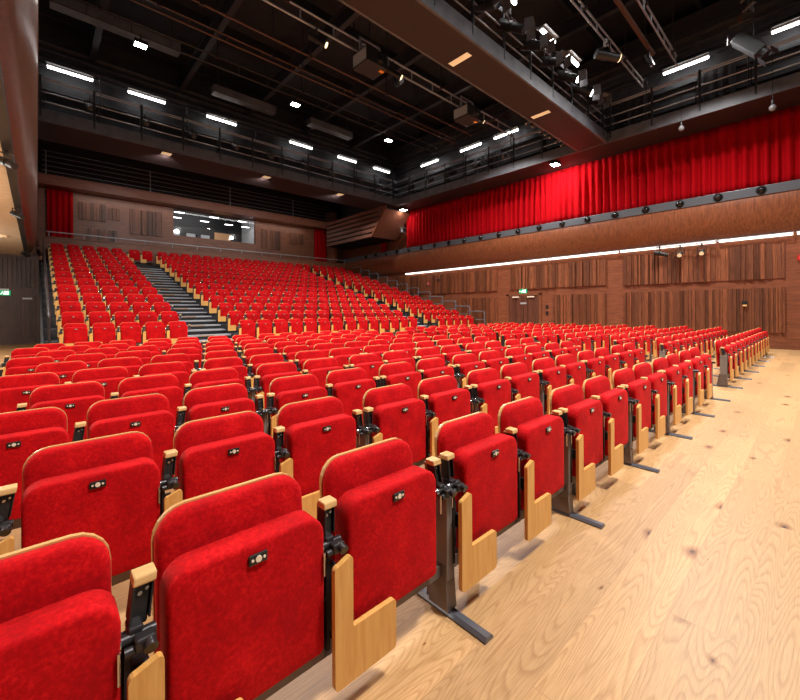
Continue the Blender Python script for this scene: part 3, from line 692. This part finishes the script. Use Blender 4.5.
# things on the left soffit and gallery
t = empty('ceiling_spot', (-1.0, 14.0, 3.54), 'glaring round downlight in the cream soffit at left edge', 'light')
MB().cyl((0, 0, -.02), (0, 0, 0), .1, 14).build('lamp_face', FLOOD, t); MB().cyl((0, 0, -.01), (0, 0, .0), .12, 14).build('ring', OFFW, t)
t = empty('smoke_detector', (-.75, 16.5, 3.54), 'small ochre detector on the cream soffit at left', 'detector')
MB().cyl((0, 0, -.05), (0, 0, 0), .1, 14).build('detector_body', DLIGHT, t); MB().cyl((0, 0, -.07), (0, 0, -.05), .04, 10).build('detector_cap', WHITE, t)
t = empty('soffit_vent', (-.95, 10.2, 3.54), 'flat slotted vent in the cream soffit at left', 'vent')
MB().box(-.1, .1, -.2, .2, -.012, 0).build('vent_frame', OFFW, t); MB().box(-.06, .06, -.15, .15, -.018, -.012).build('vent_slots', DARKM, t)
for y, lb in ((7.6, 'black spotlight on the left gallery edge, nearest the camera'), (11.5, 'black spotlight on the left gallery edge, middle of three'), (19.2, 'black spotlight on the left gallery edge, nearest the back')):
    lantern((-.3, y, 3.47), .6, .4, lb, .55, BLK2)

# ------------------------------------------------------------------ the red tip-up chair
SWING = .0
def P_back(lod): return cushion(MB(), .42, .30, .714, .075, .03, .055, .1, .022, .01, 5 if lod else 2, 0, .07, 4 if lod else 2)
def P_shell(lod):
    pts = rrect(-.2125, .2125, .29, .7165, .078, .03, 5 if lod else 2)
    mb = MB(); n = len(pts)
    v = [(x, .097+.07*(z-.31), z) for x, z in pts]+[(x, .110+.07*(z-.31), z) for x, z in pts]
    mb.add(v, [(i, (i+1) % n, n+(i+1) % n, n+i) for i in range(n)]+[tuple(range(n-1, -1, -1)), tuple(range(n, 2*n))]); return mb
def P_seat(lod): return cushion(MB(), .425, .200, .624, .06, .022, -.045, .042, .014, .007, 5 if lod else 2, 0, 0., 4 if lod else 2)
def P_plate(lod):
    mb = MB().box(-.026, .026, -.056, -.048, .571, .598, 0, .003 if lod else 0)
    if lod:
        mb.cyl((0, -.056, .585), (0, -.0585, .585), .0085, 12, 1)
        for x in (-.016, .016): mb.cyl((x, -.056, .585), (x, -.058, .585), .0038, 8, 1)
    else: mb.box(-.012, .012, -.0585, -.056, .571, .589, 1)
    return mb
AX = .266
def leaned(mb, s):
    lx = .16 if s < 0 else .02
    mb.v = [(x+lx*max(0, z-.5), y+.22*max(0, z-.5), z) for x, y, z in mb.v]; return mb
def P_arm(s):                                   # black channel bracket leaning back
    x = s*AX
    mb = MB().box(x-.019, x+.019, .0, .022, .515, .605, 0, .004)
    mb.box(x-.023, x-.018, -.024, .02, .535, .605).box(x+.018, x+.022, -.012, .02, .53, .605)
    mb.cyl((x-.004, -.004, .582), (x-.004, .002, .582), .005, 8, 1).cyl((x+.01, -.004, .588), (x+.01, .002, .588), .004, 8, 1)
    return leaned(mb, s)
def P_armwood(s): x = s*AX; return leaned(MB().box(x-.012, x+.012, .022, .045, .47, .605), s)
def P_cap(s): x = s*AX; return leaned(MB().box(x-.024, x+.024, -.022, .024, .605, .626, 0, .004), s)
def P_hinge(s):
    x = s*AX
    mb = MB().cyl((x-.036, -.022, .512), (x+.034, -.022, .512), .013, 10).cyl((x-.03, -.045, .498), (x+.012, -.045, .498), .011, 10)
    mb.box(x-.012, x+.03, -.06, -.012, .492, .522, 0, .006).box(x-.02, x+.01, -.03, .02, .49, .535, 0, .005)
    mb.cyl((x+.016, -.075, .505), (x+.016, -.055, .512), .015, 10, 0, .011)
    mb.cyl((x-.04, -.05, .51), (x-.04, -.05, .44), .004, 6, 1).cyl((x-.046, -.022, .512), (x-.034, -.022, .512), .018, 10, 1)
    return mb
def P_board():
    o = []
    def arc(cx, cz, r, a0, a1, n=4):
        for i in range(n+1):
            t = math.radians(a0+(a1-a0)*i/n); o.append((cx+r*math.cos(t), cz+r*math.sin(t)))
    x0, xs, x1, z0, zm, z1 = -.295, -.228, -.05, .1, .266, .488
    arc(x0+.016, z0+.016, .016, 180, 270); arc(x1-.014, z0+.014, .014, 270, 360); arc(x1-.014, zm-.014, .014, 0, 90)
    arc(xs+.008, zm+.008, .008, 270, 180); arc(xs-.012, z1-.012, .012, 0, 90); arc(x0+.016, z1-.03, .016, 90, 180)
    return MB().prism(o, 'y', -.09, -.072)
def P_rail(): return MB().box(-.285, .285, -.01, .05, .15, .198).box(-.285, .285, .05, .055, .12, .2)
def P_mech(s):
    x = s*AX
    mb = MB().box(x-.024, x+.024, -.02, .045, .24, .44, 0, .006).box(x-.03, x-.018, -.045, .03, .2, .5).box(x+.008, x+.024, -.055, -.02, .33, .39, 0, .006)
    mb.cyl((x-.035, -.03, .36), (x-.02, -.03, .36), .012, 8); return mb
def P_column(x): return MB().box(x-.024, x+.024, -.04, .05, .14, .5, 0, .003).cyl((x-.02, .0, .36), (x+.02, .0, .36), .012, 8).box(x-.03, x+.03, .0, .04, .46, .5)
def P_post(x):
    mb = MB().prism([(-.045, .02), (.06, .02), (.05, .2), (-.03, .2)], 'x', x-.028, x+.028)
    return mb.prism([(.06, .02), (.095, .02), (.062, .2), (.05, .2)], 'x', x-.006, x+.006)
def P_foot(x): return MB().prism([(x-.026, 0), (x+.026, 0), (x+.026, .008), (x+.014, .02), (x-.014, .02), (x-.026, .008)], 'y', -.225, .46)
def P_leg(h=.2): return MB().box(-.02, .02, .055, .09, 0, h)
def P_riserleg(): return MB().box(-.29, -.235, -.05, .05, 0, .2).box(.235, .29, -.05, .05, 0, .2)

GAPX = .2985
SHELLM = wood('oak_ply_shell', lin(190,138,80), lin(216,168,106), 'x', 4, .35)
proto = {}
def make_proto(kind):
    """kinds: L left seat of a pair, R right seat (own right arm + foot), S start of a block (foot on the left too), T seat on the raked tiers"""
    t = bpy.data.objects.new('theatre_chair', None); t.empty_display_size = .1; COL.objects.link(t)
    b = P_back(1).build('backrest', RED, t); plabel(P_shell(1).build('back_shell', SHELLM, b), 'pale oak shell edge')
    s = P_seat(1).build('seat', RED, t); plabel(P_plate(1).build('number_plate', [BLACK, BRASS], s), 'black plate with brass disc')
    sides = (-1,) if kind in 'LTF' else (-1, 1)
    for q in sides:
        a = P_arm(q).build('armrest', [BLACK, CHROME], t); plabel(a, 'black metal bracket')
        plabel(P_cap(q).build('arm_cap', OAKX, a), 'pale oak cap'); plabel(P_armwood(q).build('arm_strip', ARMWOOD, a), 'brown wood strip')
        plabel(P_hinge(q).build('hinge', [DARKM, CHROME], t), 'dark metal hinge')
        if q < 0: P_mech(q).build('mechanism', BLK2, t)
    plabel(P_board().build('side_board', OAK, t), 'L-shaped pale oak board')
    plabel(P_rail().build('seat_rail', RAILM, t), 'brown-grey steel rail')
    def foot(x):
        P_column(x).build('column', STEEL, t); p = P_post(x).build('post', RAILM, t); P_foot(x).build('foot', FOOTM, t)
    if kind in 'RS': foot(GAPX)
    if kind in 'SF': foot(-GAPX)
    if kind == 'L': P_leg().build('leg', BLK2, t)
    if kind in 'TE': P_riserleg().build('leg', BLK2, t)
    return t
bases = {}
def place(kind, x, y, z, label, group):
    if kind not in bases:
        r = make_proto(kind); bases[kind] = r
    else:
        src = bases[kind]; r = src.copy(); COL.objects.link(r)
        for ch in src.children:
            c = ch.copy(); COL.objects.link(c); c.parent = r
            for g in ch.children:
                d = g.copy(); COL.objects.link(d); d.parent = c
    r.location = (x, y, z); tag(r, label, 'chair', group)
    return r

# seat list: (kind, x, y, z, label, group, score)
CAMH, F, TH0 = 1.2455, 392.47, .7464
sn, cs = math.sin(TH0), math.cos(TH0)
def proj(x, y, z):
    d = sn*x+cs*y; l = cs*x-sn*y
    return 400+F*l/d, 310.4-F*(z-CAMH)/d, d
seats = []
FR0, FRP = 1.085, .865
NAMES = ['front', 'second', 'third', 'fourth', 'fifth', 'sixth', 'seventh', 'eighth', 'ninth', 'rearmost']
RB = [8.31, 8.44, 8.72, 8.6, 8.75, 8.75, 8.7, 8.75, 8.7, 8.73]
C0 = [-.08, .168, -.088, .17, -.066, .195, -.055, .195, -.072, .158]
TRIO = [0, .512, 1.024]+[1.628+1.11*(j//2)+.515*(j % 2) for j in range(10)]
for k in range(10):
    y = FR0+FRP*k
    for i in range(13):
        kind = 'F' if i == 0 else 'R' if i % 2 == 0 else 'L'
        lb = 'red tip-up chair, %s left of the centre floor aisle, %s flat-floor row' % (ORD[12-i], NAMES[k])
        seats.append((kind, C0[k]+TRIO[i], y, 0, lb, 'chairs on the flat floor left of centre aisle', k, 'M'))
    for i in range(12):
        kind = 'F' if i == 0 else 'R' if i % 2 else 'L'
        lb = 'red tip-up chair, %s right of the centre floor aisle, %s flat-floor row' % (ORD[i], NAMES[k])
        seats.append((kind, RB[k]+1.11*(i//2)+.515*(i % 2), y, 0, lb, 'chairs on the flat floor right of centre aisle', k, 'R'))
TN = ['lowest'] + ORD[1:12] + ['topmost']
for k in range(NT):
    y = TY+TD*k; z = TZ+TH*k
    row = []
    for bi, (x0, n) in enumerate(BL):
        for i in range(n):
            x = x0+RP*i+CW/2+(.06 if bi == 1 and i > 6 else 0)*1.
            row.append((x, ('left', 'middle', 'right')[bi], i, i == n-1))
    if k == NT-1:
        for q, i in ((3.24, 0), (3.77, 1)): row.append((q+CW/2, 'stairhead', i, i == 1))
        for q, i in ((11.98, 2), (12.52, 3)): row.append((q+CW/2, 'stairhead', i, i == 3))
    for x, bn, i, last in row:
        if bn == 'stairhead': lb = 'red tip-up chair at the head of the %s stairs, %s of two' % ('left' if i < 2 else 'right', 'left' if i % 2 == 0 else 'right')
        else: lb = 'red tip-up chair, %s from left in the %s raked block, %s tier' % (ORD[i], bn, TN[k])
        seats.append(('E' if last else 'T', x, y, z, lb, 'chairs on the raked tiers', k, bn))
# the 300 that show largest stay single chairs
def score(s):
    kind, x, y, z, lb, gr, k, bn = s
    px, pt, d = proj(x, y, z+.74)
    if px < -40 or d < .2: return 0 if px < -120 else 1e3
    w_ = F*.44/d*abs(cs-(px-400)/F*sn)
    h = F*.66/d
    st = FRP if z == 0 else TD
    if k > 0 or z > 0:
        yy = y-st; zz = z if z == 0 else (z-TH if k > 0 else 0)
        if z > 0 and k == 0: yy = FR0+9*FRP
        xx = x*yy/y; p2 = proj(xx, yy, zz+.74)[1]; h = max(.5, min(h, p2-pt))
    return w_*h
seats.sort(key=lambda s: -score(s))
single, rest = seats[:300], seats[300:]
for kind, x, y, z, lb, gr, k, bn in single:
    place(kind, x, y, z, lb, gr)
# the distant rest as one object
mb = MB(); cache = {}
def lowchair():
    L = []
    def put(b, *mi):
        L.append((b.v, b.f, [mi[q] for q in b.m], b.s))
    put(P_back(0), 0); put(P_shell(0), 1); put(P_seat(0), 0); put(P_plate(0), 2, 3)
    q = MB().box(-AX-.02, -AX+.02, -.02, .03, .5, .605); put(q, 2); put(MB().box(-AX-.024, -AX+.024, -.0, .045, .605, .626), 1)
    put(MB().box(-.285, -.235, -.05, .045, .0, .5), 2)
    put(P_board(), 4); put(P_rail(), 5); put(MB().box(.24, .28, -.03, .05, 0, .2), 2)
    return L
LOW = lowchair()
for kind, x, y, z, lb, gr, k, bn in rest:
    for v, f, m, s in LOW:
        o = len(mb.v); mb.v += [(a+x, b+y, c+z) for a, b, c in v]; mb.f += [tuple(i+o for i in q) for q in f]; mb.m += m; mb.s += s
rest_o = mb.build('distant_theatre_chairs', [RED, SHELLM, BLACK, BRASS, OAK, RAILM])
tag(rest_o, 'the many small far-off red tip-up chairs filling the upper tiers and far floor rows', 'chairs'); rest_o['kind'] = 'stuff'

# ------------------------------------------------------------------ lights
def area(name, loc, size, power, target=None, color=(1, .985, .97), sy=None, spread=None):
    l = bpy.data.lights.new(name, 'AREA'); l.energy = power; l.color = color; l.size = size
    if sy: l.shape = 'RECTANGLE'; l.size_y = sy
    if spread: l.spread = spread
    o = bpy.data.objects.new(name, l); COL.objects.link(o); o.location = loc
    if spread and spread < 1.2: l.size = size
    d = Vector(target if target else (loc[0], loc[1], 0))-Vector(loc)
    o.rotation_euler = d.to_track_quat('-Z', 'Y').to_euler()
    return o
area('house_light_front_left', (3.0, -1.8, 10.2), 1.4, 490, (3.5, 2.5, 0), spread=1.75)
area('house_light_front_right', (9.5, -1.8, 10.2), 1.4, 540, (9.5, 2.2, 0), spread=1.9)
area('house_light_middle_left', (4.0, 7.5, 8.2), 1.0, 380, (4.0, 7.2, 0), spread=1.9)
area('house_light_middle_right', (13.0, 2.4, 8.4), .8, 540, (11.5, 2.4, 0), spread=2.6)
area('house_light_far_right', (13.0, 9.2, 8.3), .8, 580, (12, 9.2, 0), spread=2.6)
for i, x in enumerate((3.6, 7.5, 11.4)):
    area('catwalk_underside_beam', (x, 16.9, 7.15), .25, 52, (x, 22.8, 5.2), spread=1.9)
for i, x in enumerate((3.0, 8.0, 13.0)):
    area('tier_top_fill', (x, 17.9, 7.15), .25, 62, (x, 18.1, 2.0), spread=2.3)  # added downward fill for the chair tops on the upper tiers
area('under_gallery_fill', (-3, 9, 3.45), 2.5, 200, (-3, 9, 0), sy=8)  # broad added fill; its bounce off the floor lifts the soffit
for i, y in enumerate((4, 10, 16)):
    l = bpy.data.lights.new('soffit_fill_light', 'POINT'); l.energy = 150; l.shadow_soft_size = .12; l.color = (1, .93, .84)  # unseen point fills added to brighten the cream soffit, no fixture modelled
    o = bpy.data.objects.new('soffit_fill_light', l); COL.objects.link(o); o.location = (-2.6, y, 2.7)
for i, x in enumerate((2.1, 6.7, 11.05)):
    area('floodlight_beam', (x, 12.4, 8.45), .4, 150, (x+.3, 13.2, 0), spread=1.9)
area('catwalk_flood_beam', (15.4, 7.35, 7.05), .3, 170, (16.6, 7.35, 5.0))
area('corner_flood_beam', (15.7, 16.6, 7.05), .25, 18, (15.2, 16.2, 4))
area('soffit_downlight_beam', (-1.0, 14.0, 3.5), .2, 40, (-1.0, 14.0, 0))
area('control_room_fill', (8, 26.2, 8.1), 3, 140, (8.4, 27.5, 4.4))  # extra fill added above the ceiling panels to brighten the room
area('corridor_light', (7.5, 23.95, 6.9), 12, 40, (7.5, 24.0, 3.6), sy=.3)
W = bpy.data.worlds.new('world'); S.world = W; W.use_nodes = True
W.node_tree.nodes['Background'].inputs['Color'].default_value = (.94, .97, 1, 1)
W.node_tree.nodes['Background'].inputs['Strength'].default_value = .21

# ------------------------------------------------------------------ camera
cam = bpy.data.cameras.new('camera'); co = bpy.data.objects.new('camera', cam); COL.objects.link(co)
cam.sensor_width = 36; cam.sensor_fit = 'HORIZONTAL'; cam.lens = 36*F/800; cam.shift_y = -(350-310.44)/800
cam.clip_start = .02; cam.clip_end = 100
ro = .0062
R = Vector((cs, -sn, 0)); U = Vector((0, 0, 1)); Fw = Vector((sn, cs, 0))
R2 = R*math.cos(ro)-U*math.sin(ro); U2 = U*math.cos(ro)+R*math.sin(ro)
M = Matrix((R2, U2, -Fw)).transposed().to_4x4(); M.translation = (0, 0, CAMH)
co.matrix_world = M
S.camera = co
S.view_settings.view_transform = 'Standard'; S.view_settings.look = 'None'; S.view_settings.gamma = 1; S.view_settings.use_curve_mapping = False
S.view_settings.exposure = 0.0
